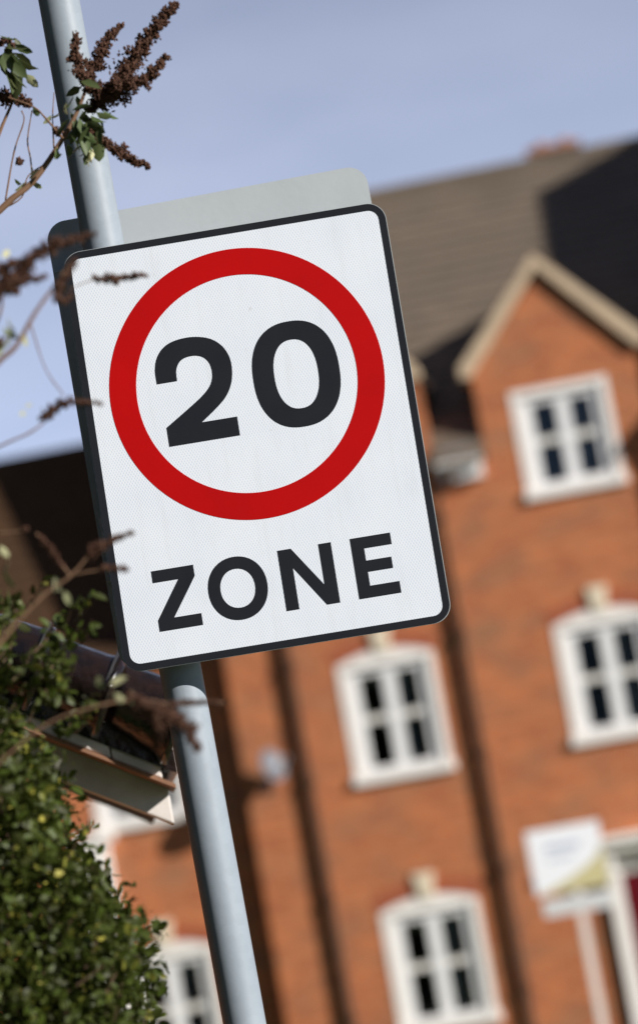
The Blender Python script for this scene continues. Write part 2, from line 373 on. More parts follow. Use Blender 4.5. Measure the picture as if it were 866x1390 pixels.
# door
dx = 2.75
sd = MB()
sd.box((2.12, -0.10, GZ+0.12), (2.30, 0.02, 1.92)); sd.box((3.20, -0.10, GZ+0.12), (3.38, 0.02, 1.92))
sd.box((2.30, -0.08, 1.78), (3.20, 0.02, 1.92)); sd.box((2.12, -0.06, 1.92), (3.38, 0.02, 2.06))
sd.box((2.02, -0.36, 2.06), (3.48, 0.02, 2.15)); sd.box((1.98, -0.42, 2.15), (3.52, 0.02, 2.24))
for bx in (2.16, 3.22): sd.prism([(bx, 1.78), (bx+0.1, 1.78), (bx+0.1, 2.06), (bx, 2.06)], -0.30, -0.10)
sd.build('door_surround', surr, main, bevel=0.01)
dm = MB(); dm.box((2.30, -0.03, GZ+0.12), (3.20, 0.01, 1.78))
for zz in ((0.1, 0.7), (0.85, 1.6)):
    for xx in (2.42, 2.82): dm.box((xx, -0.045, zz[0]), (xx+0.28, -0.03, zz[1]))
do = dm.build('door', doorm, main, bevel=0.006)
hd = MB(); hd.tube([(2.38, -0.1, 0.75), (2.38, -0.03, 0.75)], [0.035, 0.02], 10); hd.build('handle', mat('brass', (0.6, 0.42, 0.16), 0.3, 1), do)
st = MB(); st.box((2.1, -0.6, GZ), (3.4, -0.001, GZ+0.12)); st.build('doorstep', pave, main, bevel=0.01)
# gutters and fascia between the dormers
for a, b in ((-2.05, -1.27), (1.13, 1.46), (3.84, 4.35)):
    g = MB(); g.box((a-0.1 if a > -2 else a, -0.14, 6.86), (b+0.1, -0.005, 7.03)); g.build('fascia', upvc, main)
    n = 10; a2, b2 = a-0.13 if a > -2 else a, b+0.13
    g = MB(); P = [(-0.24+0.075*math.cos(math.pi*k/n+math.pi), 7.08+0.075*math.sin(math.pi*k/n+math.pi)) for k in range(n+1)]
    Q = [(-0.24+0.065*math.cos(math.pi*k/n+math.pi), 7.08+0.065*math.sin(math.pi*k/n+math.pi)) for k in range(n, -1, -1)]
    PP = P+Q; m2 = len(PP); vs = [(a2, *p) for p in PP]+[(b2, *p) for p in PP]
    g.add(vs, [(i, (i+1) % m2, (i+1) % m2+m2, i+m2) for i in range(m2)]); g.build('gutter', upvc, main)
    g = MB(); g.box((a-0.02, -0.10, 7.24), (b+0.02, 0.04, 7.27)); g.build('flashing', lead, main)
for u in (0.93, -1.22, 3.64):
    g = MB()
    g.tube([(u+0.25*(u > 0), -0.24, 7.02), (u+0.25*(u > 0), -0.24, 6.9), (u, -0.085, 6.65), (u, -0.085, GZ+0.05)], 0.046, 10)
    for z in np.arange(0.6, 6.5, 1.45): g.box((u-0.065, -0.13, z), (u+0.065, -0.001, z+0.06))
    g.build('downpipe', pipe_m, main, smooth=True)

# gabled block added out of view, shaped so its gable throws the large roof shadow
tall = house_root('shadow_block', 'tall gabled brick block added out of view right of the terrace to shade its roof')
tb = MB(); SU, SS, SZ = SD.x*math.cos(PSI)-SD.y*math.sin(PSI), SD.x*math.sin(PSI)+SD.y*math.cos(PSI), SD.z
as_ = -0.3; tt_ = (4.82-as_)/-SS; au, az_ = 2.74+SU*tt_, 11.30+SZ*tt_
kk = (SZ-TP*SS)/SU; tu0 = 4.55; hw_ = au-tu0; ez_ = az_-hw_*kk
tb.prism([(tu0, GZ), (au+hw_, GZ), (au+hw_, ez_), (au, az_-0.1), (tu0, ez_)], as_, as_+12)
tb.build('wall', brick, tall)
tr_ = MB()
for sx in (-1, 1):
    A_ = [(au, as_-0.05, az_), (au, as_+12.1, az_), (au+sx*(hw_+0.06), as_+12.1, ez_-0.06*kk), (au+sx*(hw_+0.06), as_-0.05, ez_-0.06*kk)]
    B_ = [(p[0], p[1], p[2]-0.08) for p in A_]
    tr_.add(A_+B_, [(0, 1, 2, 3), (7, 6, 5, 4), (0, 4, 5, 1), (1, 5, 6, 2), (2, 6, 7, 3), (3, 7, 4, 0)])
tr_.build('roof', tiles, tall)

# ------------------------------------------------------------------ neighbouring house, set back on the left
nb = house_root('neighbour_house', 'lower brick house set back on the left with brown tiled upper storey')
NS = 0.33
nc = -3.4
hl = [(nc-0.5, nc+0.5, 3.40, 4.80), (nc-0.5, nc+0.5, 0.32, 1.74)]
wl2 = MB(); wall_holes(wl2, -12, -2.025, GZ, 5.45, hl, NS)
wl2.box((-12, NS+1.2, GZ), (-2.03, 8, 5.4)); wl2.build('wall', brick, nb)
rr_ = tile_roof('roof', tiles2, nb, -12, -2.03, NS-0.15, 5.42, 0.86, 5.85, 4)
tile_roof('upper_slope', tiles2, rr_, -12, -2.03, 0.86, 5.85, 1.28, 8.43, 15)
tp = MB(); tp.box((-12, 1.28, 5.4), (-2.03, 8, 8.46)); tp.build('roof_deck', tiles2, rr_)
for z0 in (3.40, 0.32):
    window(nb, nc, z0, z0+1.41, NS, True, 40+int(z0)); brick_arch(nb, nc, z0+1.41, NS); keystone(nb, nc, z0+1.58, NS)
pl = MB(); pl.box((nc-0.88, NS-0.12, GZ), (nc-0.50, NS-0.001, 3.28)); pl.box((nc-0.93, NS-0.16, 3.28), (nc-0.40, NS-0.001, 3.40))
pl.build('pilaster', surr, nb, bevel=0.01)

# ------------------------------------------------------------------ satellite dish
dp = HW(-1.62, -0.30, 3.80)
ds = empty('satellite_dish', HW(-1.75, 0, 3.6), -PSI, 'small grey satellite dish on the brick wall beside the left drainpipe', 'satellite dish')
di = MB(); n = 20; ring = []
dirv = Vector((0.75, -0.6, 0.25)).normalized(); a1 = dirv.cross(Vector((0, 0, 1))).normalized(); a2 = dirv.cross(a1)
c0 = Vector((0.12, -0.30, 0.2)); vs = []; fs = []
for j in range(6):
    r_ = 0.21*j/5
    for k in range(n):
        p = c0 + (a1*math.cos(2*math.pi*k/n)*0.92 + a2*math.sin(2*math.pi*k/n))*r_ + dirv*(1.1*r_*r_); vs.append(p)
nn = len(vs); vs += [p-dirv*0.006 for p in vs]
for j in range(5):
    for k in range(n):
        a, b = j*n+k, j*n+(k+1) % n; fs += [(a, b, b+n, a+n), (a+n+nn, b+n+nn, b+nn, a+nn)]
for k in range(n): fs.append((5*n+k, 5*n+(k+1) % n, 5*n+(k+1) % n+nn, 5*n+k+nn))
di.add(vs, fs); di.build('dish', grey_dish, ds, smooth=True)
ar = MB(); ar.tube([(0, -0.001, 0.0), (0.02, -0.20, 0.02), c0-dirv*0.01], 0.022, 8); ar.box((-0.06, -0.02, -0.1), (0.06, -0.001, 0.1)); ar.build('bracket', dark_metal, ds)
ar = MB(); ar.tube([c0-Vector((0, 0, 0.19)), c0+dirv*0.28-Vector((0, 0, 0.05))], 0.01, 6); ar.tube([c0+dirv*0.22-Vector((0, 0, .05)), c0+dirv*0.32-Vector((0, 0, .03))], 0.03, 8)
ar.build('receiver', grey_dish, ds)

# ------------------------------------------------------------------ estate agent's board
bp0 = at(768, 1165, 33)
eb = empty('estate_board', (bp0.x+0.06, 33, GZ), R(-2), 'white estate agent board with a yellow curved corner on a post by the red door', 'sign board')
bz = bp0.z - GZ
bw_, bh_ = 0.39, 0.34
b = MB(); b.box((-bw_-0.05, -0.03, bz-bh_), (bw_-0.05, -0.018, bz+bh_)); bo = b.build('panel', mat('board_white', (0.86, 0.88, 0.93), 0.4), eb)
b = MB(); pts = [(bw_-0.052, bz-bh_+0.002), (bw_-0.052, bz+0.10)]
for k in range(11):
    tt = k/10; pts.append((bw_-0.052-0.74*tt, bz+0.10-0.44*tt**0.55*0.98))
b.prism(pts, -0.033, -0.0301); b.build('yellow_corner', mat('board_yellow', (0.58, 0.52, 0.28), 0.4), bo)
b = MB()
b.box((-0.26, -0.033, bz+0.10), (0.10, -0.0301, bz+0.17)); b.box((-0.26, -0.033, bz+0.0), (0.02, -0.0301, bz+0.035))
b.build('printing', mat('board_blue', (0.50, 0.55, 0.66), 0.4), bo)
b = MB(); b.box((-0.39, -0.03, bz-bh_-0.24), (0.33, -0.018, bz-bh_-0.06)); b.build('lower_panel', mat('board_grey', (0.62, 0.63, 0.64), 0.4), eb)
b = MB(); b.box((-0.045, -0.0175, 0), (0.045, 0.04, bz+bh_-0.05)); b.build('post', mat('painted_post', (0.74, 0.66, 0.62), 0.6), eb)

# ------------------------------------------------------------------ sign pole
galv = mat('galvanised_steel', (0.265, 0.31, 0.365), 0.5, 0.0, var=(0.305, 0.35, 0.405), scale=3.5, spec=0.3, bump=0.05, bscale=25)
t = galv.node_tree; P_ = t.nodes['Principled BSDF']; src = P_.inputs['Base Color'].links[0].from_socket
tcg = t.nodes.new('ShaderNodeTexCoord'); mg = t.nodes.new('ShaderNodeMapping'); mg.inputs['Scale'].default_value = (40, 40, 3.5); t.links.new(tcg.outputs['Object'], mg.inputs[0])
ng = t.nodes.new('ShaderNodeTexNoise'); ng.inputs['Scale'].default_value = 1.3; ng.inputs['Detail'].default_value = 8; ng.inputs['Roughness'].default_value = 0.72; t.links.new(mg.outputs[0], ng.inputs['Vector'])
rg = t.nodes.new('ShaderNodeMapRange'); rg.inputs[1].default_value = 0.56; rg.inputs[2].default_value = 0.78; rg.inputs[4].default_value = 0.45; t.links.new(ng.outputs['Fac'], rg.inputs[0])
xg = t.nodes.new('ShaderNodeMix'); xg.data_type = 'RGBA'; xg.inputs[7].default_value = (0.19, 0.20, 0.20, 1); t.links.new(rg.outputs[0], xg.inputs[0]); t.links.new(src, xg.inputs[6])
vg = t.nodes.new('ShaderNodeTexVoronoi'); vg.inputs['Scale'].default_value = 70; t.links.new(tcg.outputs['Object'], vg.inputs['Vector'])
r2 = t.nodes.new('ShaderNodeMapRange'); r2.inputs[3].default_value = 0.96; r2.inputs[4].default_value = 1.04; t.links.new(vg.outputs['Color'], r2.inputs[0])
m2_ = t.nodes.new('ShaderNodeVectorMath'); m2_.operation = 'SCALE'; t.links.new(xg.outputs[2], m2_.inputs[0]); t.links.new(r2.outputs[0], m2_.inputs['Scale']); t.links.new(m2_.outputs[0], P_.inputs['Base Color'])
blackm = mat('sign_black', (0.014, 0.016, 0.022), 0.5, var=(0.018, 0.020, 0.026), scale=9, spec=0.15)
redm = mat('sign_red', (0.50, 0.003, 0.004), 0.5, var=(0.43, 0.003, 0.004), scale=5, spec=0.12)
alum = mat('aluminium', (0.46, 0.50, 0.53), 0.6, 0.0, var=(0.41, 0.45, 0.48), scale=4, bump=0.03, spec=0.2)
pt, pb = at(80.5, 0, 5.585), at(316, 1300, 5.585)
dd = (pt-pb)/(pt.z-pb.z)
def pole_at(z): return pb + dd*(z-pb.z)
pr = 0.0381
base = pole_at(GZ)
po = empty('sign_post', base, 0, 'grey galvanised tubular post carrying the speed sign, leaning slightly', 'post')
mb = MB(); zs = np.linspace(GZ-0.3, 3.9, 24)
mb.tube([pole_at(z)-base for z in zs], pr, 64); mb.build('tube', galv, po, smooth=True)
mb = MB(); tpz = pole_at(3.9)-base
mb.tube([tpz+Vector((0, 0, -0.02)), tpz+Vector((0, 0, 0.012)), tpz+Vector((0, 0, 0.02))], [0.041, 0.041, 0.02], 32); mb.build('cap', dark_metal, po, smooth=True)

# ------------------------------------------------------------------ front sign
def rrect(hw, hh, r, n=10, cx=0, cz=0):
    P = []
    for (sx, sz, a0) in ((1, -1, -90), (1, 1, 0), (-1, 1, 90), (-1, -1, 180)):
        for k in range(n+1):
            a = R(a0+90*k/n); P.append((cx+sx*(hw-r)+r*math.cos(a), cz+sz*(hh-r)+r*math.sin(a)))
    return P
def sheeting(name, col, groove):
    m = bpy.data.materials.new(name); m.use_nodes = True; t = m.node_tree; P = t.nodes['Principled BSDF']; P.inputs['Roughness'].default_value = 0.45
    tcn = t.nodes.new('ShaderNodeTexCoord'); sp = t.nodes.new('ShaderNodeSeparateXYZ'); t.links.new(tcn.outputs['Object'], sp.inputs[0])
    def mth(op, a, b=None):
        n = t.nodes.new('ShaderNodeMath'); n.operation = op
        for i, v in enumerate((a, b)):
            if v is None: continue
            if isinstance(v, (int, float)): n.inputs[i].default_value = v
            else: t.links.new(v, n.inputs[i])
        return n.outputs[0]
    k = 2*math.pi/0.0052
    a = mth('COSINE', mth('MULTIPLY', sp.outputs['X'], k)); b = mth('COSINE', mth('MULTIPLY', sp.outputs['Z'], k*0.62))
    f = mth('ADD', mth('MULTIPLY', mth('MULTIPLY', a, b), 0.5), 0.5)
    n = t.nodes.new('ShaderNodeTexNoise'); n.inputs['Scale'].default_value = 9; n.inputs['Detail'].default_value = 3
    t.links.new(tcn.outputs['Object'], n.inputs['Vector'])
    f2 = mth('ADD', f, mth('MULTIPLY', mth('SUBTRACT', n.outputs['Fac'], 0.5), 0.35))
    r = t.nodes.new('ShaderNodeValToRGB'); r.color_ramp.elements[0].position = 0.12; r.color_ramp.elements[1].position = 0.60
    r.color_ramp.elements[0].color = (*groove, 1); r.color_ramp.elements[1].color = (*col, 1)
    t.links.new(f2, r.inputs[0])
    mp_ = t.nodes.new('ShaderNodeMapping'); mp_.inputs['Scale'].default_value = (26, 1, 3); t.links.new(tcn.outputs['Object'], mp_.inputs[0])
    n3 = t.nodes.new('ShaderNodeTexNoise'); n3.inputs['Scale'].default_value = 1.6; n3.inputs['Detail'].default_value = 8; n3.inputs['Roughness'].default_value = 0.7
    t.links.new(mp_.outputs[0], n3.inputs['Vector'])
    g2 = t.nodes.new('ShaderNodeMapRange'); g2.inputs[1].default_value = 0.52; g2.inputs[2].default_value = 0.8; g2.inputs[4].default_value = 0.17; t.links.new(n3.outputs['Fac'], g2.inputs[0])
    n4 = t.nodes.new('ShaderNodeTexNoise'); n4.inputs['Scale'].default_value = 55; n4.inputs['Detail'].default_value = 2; t.links.new(tcn.outputs['Object'], n4.inputs['Vector'])
    g4 = t.nodes.new('ShaderNodeMapRange'); g4.inputs[1].default_value = 0.72; g4.inputs[2].default_value = 0.80; g4.inputs[4].default_value = 0.35; t.links.new(n4.outputs['Fac'], g4.inputs[0])
    dm_ = t.nodes.new('ShaderNodeMix'); dm_.data_type = 'RGBA'; dm_.inputs[7].default_value = (0.45, 0.43, 0.38, 1)
    t.links.new(mth('MAXIMUM', g2.outputs[0], g4.outputs[0]), dm_.inputs[0]); t.links.new(r.outputs[0], dm_.inputs[6]); t.links.new(dm_.outputs[2], P.inputs['Base Color'])
    return m
sheet = sheeting('retroreflective_white', (0.85, 0.89, 0.97), (0.60, 0.68, 0.82))
sg = empty('speed_limit_sign', (-0.0889, 5.5, 2.5106), 0, 'rectangular twenty zone sign with a red ring on the front of the grey post', 'road sign')
sg.rotation_euler = (R(0.25), R(0.97), R(-1.25))
W, H = 0.5654, 0.7477
mb = MB(); mb.prism(rrect(W/2+0.0138, H/2+0.0136, 0.0338), 0.0, 0.0032); mb.build('plate', alum, sg)
def ring_prism(outer, inner, y0, y1):
    mb = MB(); n = len(outer)
    vs = [(p[0], y, p[1]) for y in (y0, y1) for p in outer] + [(p[0], y, p[1]) for y in (y0, y1) for p in inner]
    fs = []
    for i in range(n):
        j = (i+1) % n; fs += [(i, j, j+2*n, i+2*n), (j+n, i+n, i+3*n, j+3*n), (j, i, i+n, j+n), (i+2*n, j+2*n, j+3*n, i+3*n)]
    mb.add(vs, fs); return mb
ring_prism(rrect(W/2+0.0128, H/2+0.0128, 0.0330), rrect(W/2, H/2, 0.019), -0.0008, -0.00001).build('border', blackm, sg)
mb = MB(); mb.prism(rrect(W/2-0.00002, H/2-0.00002, 0.019), -0.0005, -0.00001); mb.build('face', sheet, sg)
cz = 0.0968; n = 160
ring_prism([(0.2489*math.cos(2*math.pi*k/n), cz+0.2489*math.sin(2*math.pi*k/n)) for k in range(n)],
           [(0.2*math.cos(2*math.pi*k/n), cz+0.2*math.sin(2*math.pi*k/n)) for k in range(n)], -0.0009, -0.0005).build('ring', redm, sg)
def sup(cx, cz, a, b, e, n=96):
    P = []
    for k in range(n):
        t_ = 2*math.pi*k/n; c, s = math.cos(t_), math.sin(t_)
        P.append((cx+a*math.copysign(abs(c)**(2/e), c), cz+b*math.copysign(abs(s)**(2/e), s)))
    return P
Y0, Y1 = -0.0009, -0.0005
ring_prism(sup(0.0909, 0.0990, 0.0785, 0.0975, 2.35), sup(0.0909, 0.0990, 0.0398, 0.0635, 2.3), Y0, Y1).build('digit', blackm, sg)
ring_prism(sup(-0.0731, -0.2680, 0.0535, 0.0572, 2.1), sup(-0.0731, -0.2680, 0.0312, 0.0352, 2.1), Y0, Y1).build('letter', blackm, sg)
two_o = [(-0.1608, 0.1213), (-0.1604, 0.1467), (-0.1539, 0.1685), (-0.1405, 0.1849), (-0.1217, 0.1942), (-0.0946, 0.1974), (-0.0693, 0.1942),
         (-0.0485, 0.1856), (-0.0322, 0.1697), (-0.0232, 0.1480), (-0.0225, 0.1236), (-0.0285, 0.0990), (-0.0415, 0.0780), (-0.0614, 0.0605), (-0.0905, 0.0396)]
two_i = [(-0.1556, 0.0400), (-0.1066, 0.0710), (-0.0826, 0.0875), (-0.0674, 0.1019), (-0.0603, 0.1165), (-0.0590, 0.1333), (-0.0630, 0.1475), (-0.0726, 0.1578), (-0.0866, 0.1622),
         (-0.1031, 0.1610), (-0.1152, 0.1540), (-0.1222, 0.1403), (-0.1236, 0.1213)]
so_ = [(p.x, p.y) for p in spline([(a, b, 0) for a, b in two_o], 5)]
si_ = [(p.x, p.y) for p in spline([(a, b, 0) for a, b in two_i], 5)]
poly = so_ + [(-0.0265, 0.0396), (-0.0265, 0.0048), (-0.1556, 0.0048)] + si_
poly = poly[::-1]
def tess(poly, name, m, parent):
    from mathutils.geometry import tessellate_polygon
    tri = tessellate_polygon([[Vector((p[0], p[1], 0)) for p in poly]]); n = len(poly); mb = MB()
    vs = [(p[0], Y0, p[1]) for p in poly]+[(p[0], Y1, p[1]) for p in poly]
    fs = []
    for a, b, c in tri:
        A, B, C_ = poly[a], poly[b], poly[c]
        if (B[0]-A[0])*(C_[1]-A[1])-(B[1]-A[1])*(C_[0]-A[0]) < 0: a, b = b, a
        fs.append((a, b, c))
    fs += [(i, (i+1) % n, (i+1) % n+n, i+n) for i in range(n)]
    mb.add(vs, fs); return mb.build(name, m, parent)
tess(poly, 'digit', blackm, sg)
tess([(-0.2225, -0.213), (-0.1460, -0.213), (-0.1460, -0.2335), (-0.1935, -0.3015), (-0.1445, -0.3015), (-0.1445, -0.323), (-0.2232, -0.323), (-0.2232, -0.3025), (-0.1762, -0.2345), (-0.2225, -0.2345)], 'letter', blackm, sg)
tess([(0.0066, -0.213), (0.0312, -0.213), (0.0808, -0.2868), (0.0808, -0.213), (0.1036, -0.213), (0.1036, -0.323), (0.0798, -0.323), (0.0298, -0.2480), (0.0298, -0.323), (0.0066, -0.323)], 'letter', blackm, sg)
tess([(0.1380, -0.213), (0.2110, -0.213), (0.2110, -0.2340), (0.1610, -0.2340), (0.1610, -0.2562), (0.2065, -0.2562), (0.2065, -0.2768), (0.1610, -0.2768), (0.1610, -0.3018), (0.2140, -0.3018), (0.2140, -0.323), (0.1380, -0.323)], 'letter', blackm, sg)
for zz in (0.20, -0.22):
    mb = MB(); mb.box((-W/2+0.03, 0.0033, zz-0.012), (W/2-0.03, 0.014, zz+0.012)); rl = mb.build('rail', alum, sg)
    cxl = pole_at(2.51+zz).x+0.0889
    mb = MB(); mb.tube([(cxl+0.043*math.cos(a), 0.083+0.043*math.sin(a), zz) for a in np.linspace(R(-60)-0.0, R(240), 24)], 0.004, 6)
    mb.build('clip', alum, rl)

# ------------------------------------------------------------------ rear sign facing away
rz0, rz1, rx0, rx1 = 2.150, 3.003, -0.409, 0.199
rs = empty('rear_sign', ((rx0+rx1)/2, 5.652, (rz0+rz1)/2), 0, 'grey backed sign plate behind the post, facing away and reaching above the front sign', 'road sign')
rs.rotation_euler = (0, R(-0.2), R(-1.25))
hw2, hh2 = (rx1-rx0)/2, (rz1-rz0)/2
mb = MB(); mb.prism(rrect(hw2, hh2, 0.036), 0, 0.0032); mb.build('plate', alum, rs)
for zz in (0.318, -0.245):
    mb = MB(); mb.box((-hw2+0.004, -0.010, zz-0.016), (hw2-0.03, -0.0001, zz+0.016)); mb.box((-hw2+0.004, -0.013, zz+0.010), (hw2-0.03, -0.0101, zz+0.016))
    mb.box((-hw2+0.004, -0.013, zz-0.016), (hw2-0.03, -0.0101, zz-0.010)); mb.build('rail', alum, rs)
mb = MB(); mb.box((-hw2+0.006, -0.0006, -0.27+0.03), (-hw2+0.040, -0.0001, -0.14)); stk = mb.build('sticker', mat('sticker_grey', (0.55, 0.58, 0.62), 0.5), rs)
mb = MB()
for k in range(6): mb.box((-hw2+0.010, -0.0009, -0.232+k*0.013), (-hw2+0.010+0.02-0.004*(k % 3), -0.00065, -0.232+k*0.013+0.005))
mb.build('printing', blackm, stk)
mb = MB(); mb.prism(rrect(hw2-0.016, hh2-0.016, 0.03), 0.0033, 0.004); mb.build('face', sheet, rs)

# ------------------------------------------------------------------ small outbuilding with glossy black verge tiles
OB = Vector((-0.42, 6.42, 0)); OY = R(6)
ob = empty('outbuilding', (OB.x, OB.y, GZ), OY, 'small outbuilding with glossy black roof tiles and white bargeboard behind the hedge', 'outbuilding')
def lz(z): return z-GZ
gloss = mat('glazed_black_tile', (0.005, 0.005, 0.006), 0.10, 0, var=(0.020, 0.010, 0.007), scale=22, spec=0.6, coat=0.3, bump=0.7, bscale=34)
wpaint = mat('white_gloss_paint', (0.80, 0.76, 0.74), 0.4, var=(0.62, 0.56, 0.52), scale=12)
darkwood = mat('dark_stained_wood', (0.10, 0.06, 0.045), 0.7, var=(0.07, 0.04, 0.03), scale=9)
SL = math.tan(R(31)); ca, sa = math.cos(R(31)), math.sin(R(31))
# local x: 0 at the lower right end of the bargeboard
ex, ezl = 0.015, lz(1.972)            # top right corner of bargeboard
RX = -1.35                            # ridge x
def rk(x): return ezl + (ex-x)*SL     # bargeboard top line
bb = MB()
bb.prism([(ex, rk(ex)-0.078), (ex, rk(ex)), (RX, rk(RX)), (RX, rk(RX)-0.09)][::-1], 0.055, 0.10)
bb.prism([(2*RX-ex, rk(ex)-0.078), (2*RX-ex, rk(ex)), (RX, rk(RX)), (RX, rk(RX)-0.09)], 0.055, 0.10)
bb.build('bargeboard', wpaint, ob, bevel=0.003)
OD = 1.4; rfm = MB()
for sg_ in (0, 1):
    f_ = (lambda x: x) if not sg_ else (lambda x: 2*RX-x)
    A_ = [(f_(ex+0.02), -0.05, rk(ex+0.02)+0.03), (f_(RX), -0.05, rk(RX)+0.03), (f_(RX), OD, rk(RX)+0.03), (f_(ex+0.02), OD, rk(ex+0.02)+0.03)]
    B_ = [(p[0], p[1], p[2]+0.05) for p in A_]
    rfm.add(A_+B_, [(0, 1, 2, 3), (7, 6, 5, 4), (0, 4, 5, 1), (1, 5, 6, 2), (2, 6, 7, 3), (3, 7, 4, 0)])
obr = rfm.build('roof', gloss, ob)
sf = MB(); sf.prism([(ex, rk(ex)-0.01), (ex, rk(ex)+0.025), (RX, rk(RX)+0.025), (RX, rk(RX)-0.01)][::-1], 0.101, OD-0.05); sf.build('soffit', darkwood, ob)
uc_ = MB(); uc_.prism([(ex+0.012, rk(ex+0.012)-0.004), (ex+0.012, rk(ex+0.012)+0.005), (RX, rk(RX)+0.005), (RX, rk(RX)-0.004)][::-1], -0.052, 0.10)
uc_.build('undercloak', mat('weathered_board', (0.30, 0.15, 0.085), 0.8, var=(0.20, 0.10, 0.06), scale=15), obr)
# stepped undercloak boards
for k in range(10):
    x1 = ex-0.012-k*0.098; x0 = x1-0.095
    c = MB(); zt = rk((x0+x1)/2)+0.12; zb_ = rk(x1)-0.0
    yk = -0.042-0.006*(k % 2)
    c.prism([(x0, rk(x0)+0.006), (x1, rk(x1)+0.006), (x1, zt), (x0, zt)], yk, -0.002)
    c.build('verge_cap', wpaint, obr, bevel=0.003)
# barrel verge tiles
for k in range(9):
    s0_, s1_ = k*0.152-0.075, k*0.152+0.135
    def rp(s_, off): return Vector((ex-0.01-s_*ca-off*sa*-1*0, -0.045, rk(ex)+s_*sa+off))
    n = 16; mbx = MB(); rings = []
    for (s_, r_) in ((s0_, 0.090), (s0_+0.012, 0.093), (s0_+0.03, 0.080), (s0_+0.12, 0.068), (s1_, 0.052)):
        cc = Vector((ex-0.02-s_*ca, -0.058, rk(ex)+s_*sa+0.152+0.10*(s_-s0_)))
        rings.append([cc + Vector((sa*math.sin(a)*r_, -math.cos(a)*r_, ca*math.sin(a)*r_)) for a in np.linspace(R(-135), R(135), n)])
    vs = [p for r_ in rings for p in r_]; fs = []
    for j in range(4):
        for i in range(n-1): fs.append((j*n+i, j*n+i+1, (j+1)*n+i+1, (j+1)*n+i))
    mbx.add(vs, fs); tl = mbx.build('verge_tile', gloss, obr, smooth=True)
    sol = tl.modifiers.new('thick', 'SOLIDIFY'); sol.thickness = 0.010; sol.offset = -1
    c = MB(); cc = Vector((ex-0.02-(s0_+0.012)*ca, -0.058, rk(ex)+(s0_+0.05)*sa+0.155))
    c.tube([cc + Vector((sa*math.sin(a)*0.079, -math.cos(a)*0.079, ca*math.sin(a)*0.079)) for a in np.linspace(R(-30), R(120), 20)], 0.0032, 6)
    c.build('clip', dark_metal, tl, smooth=True)
wl = MB(); wx = -0.27
wl.prism([(wx, 0), (2*RX-wx, 0), (2*RX-wx, rk(wx)-0.12), (RX, rk(RX)-0.12), (wx, rk(wx)-0.12)][::-1], 0.09, OD-0.1); wl.build('wall', brick, ob)

# ------------------------------------------------------------------ foliage helpers
def leaf_mat(name, c1, c2, c3):
    m = bpy.data.materials.new(name); m.use_nodes = True; t = m.node_tree; P = t.nodes['Principled BSDF']
    at_ = t.nodes.new('ShaderNodeAttribute'); at_.attribute_name = 'tint'
    r = t.nodes.new('ShaderNodeValToRGB'); e = r.color_ramp.elements
    e[0].position = 0; e[0].color = (c1[0]*1.6, c1[1]*0.75, c1[2], 1); e[1].position = 1; e[1].color = (*c3, 1); x = e.new(0.62); x.color = (*c2, 1)
    t.links.new(at_.outputs['Fac'], r.inputs[0]); t.links.new(r.outputs[0], P.inputs['Base Color']); P.inputs['Roughness'].default_value = 0.5; P.inputs['Specular IOR Level'].default_value = 0.35
    tl = t.nodes.new('ShaderNodeBsdfTranslucent'); t.links.new(r.outputs[0], tl.inputs[0])
    mx_ = t.nodes.new('ShaderNodeMixShader'); mx_.inputs[0].default_value = 0.28
    o = t.nodes['Material Output']; t.links.new(P.outputs[0], mx_.inputs[1]); t.links.new(tl.outputs[0], mx_.inputs[2]); t.links.new(mx_.outputs[0], o.inputs[0])
    return m
def leaves_mesh(name, pos, dirs, size, wid, m, parent, tint):
    """each leaf: six vertices, folded along the midrib; pos (N,3), dirs (N,3)"""
    n = len(pos); dirs = dirs/np.linalg.norm(dirs, axis=1)[:, None]
    rv = rng.normal(size=(n, 3)); side = np.cross(dirs, rv); side /= np.linalg.norm(side, axis=1)[:, None]; nor = np.cross(side, dirs)
    s = size[:, None]; w_ = (size*wid)[:, None]
    V = np.stack([pos, pos+dirs*s*0.35+side*w_*0.5+nor*w_*0.18, pos+dirs*s*0.75+side*w_*0.38+nor*w_*0.1, pos+dirs*s-nor*s*0.08,
                  pos+dirs*s*0.75-side*w_*0.38+nor*w_*0.1, pos+dirs*s*0.35-side*w_*0.5+nor*w_*0.18, pos+dirs*s*0.4, pos+dirs*s*0.75-nor*s*0.02], axis=1).reshape(-1, 3)
    base = (np.arange(n)*8)[:, None]
    fa = np.array([[0, 1, 6], [0, 6, 5]]); q = np.array([[1, 2, 7, 6], [6, 7, 4, 5]]); fb = np.array([[2, 3, 7], [7, 3, 4]])
    tris = np.concatenate([(base+f[None]) for f in fa]+[(base+f[None]) for f in fb]); quads = np.concatenate([(base+f[None]) for f in q])
    me = bpy.data.meshes.new(name); me.from_pydata(V.tolist(), [], tris.tolist()+quads.tolist())
    a = me.attributes.new('tint', 'FLOAT', 'POINT'); a.data.foreach_set('value', np.repeat(tint, 8).astype(np.float32))
    me.polygons.foreach_set('use_smooth', [True]*len(me.polygons))
    me.materials.append(m); o = bpy.data.objects.new(name, me); COL.objects.link(o); o.parent = parent
    return o

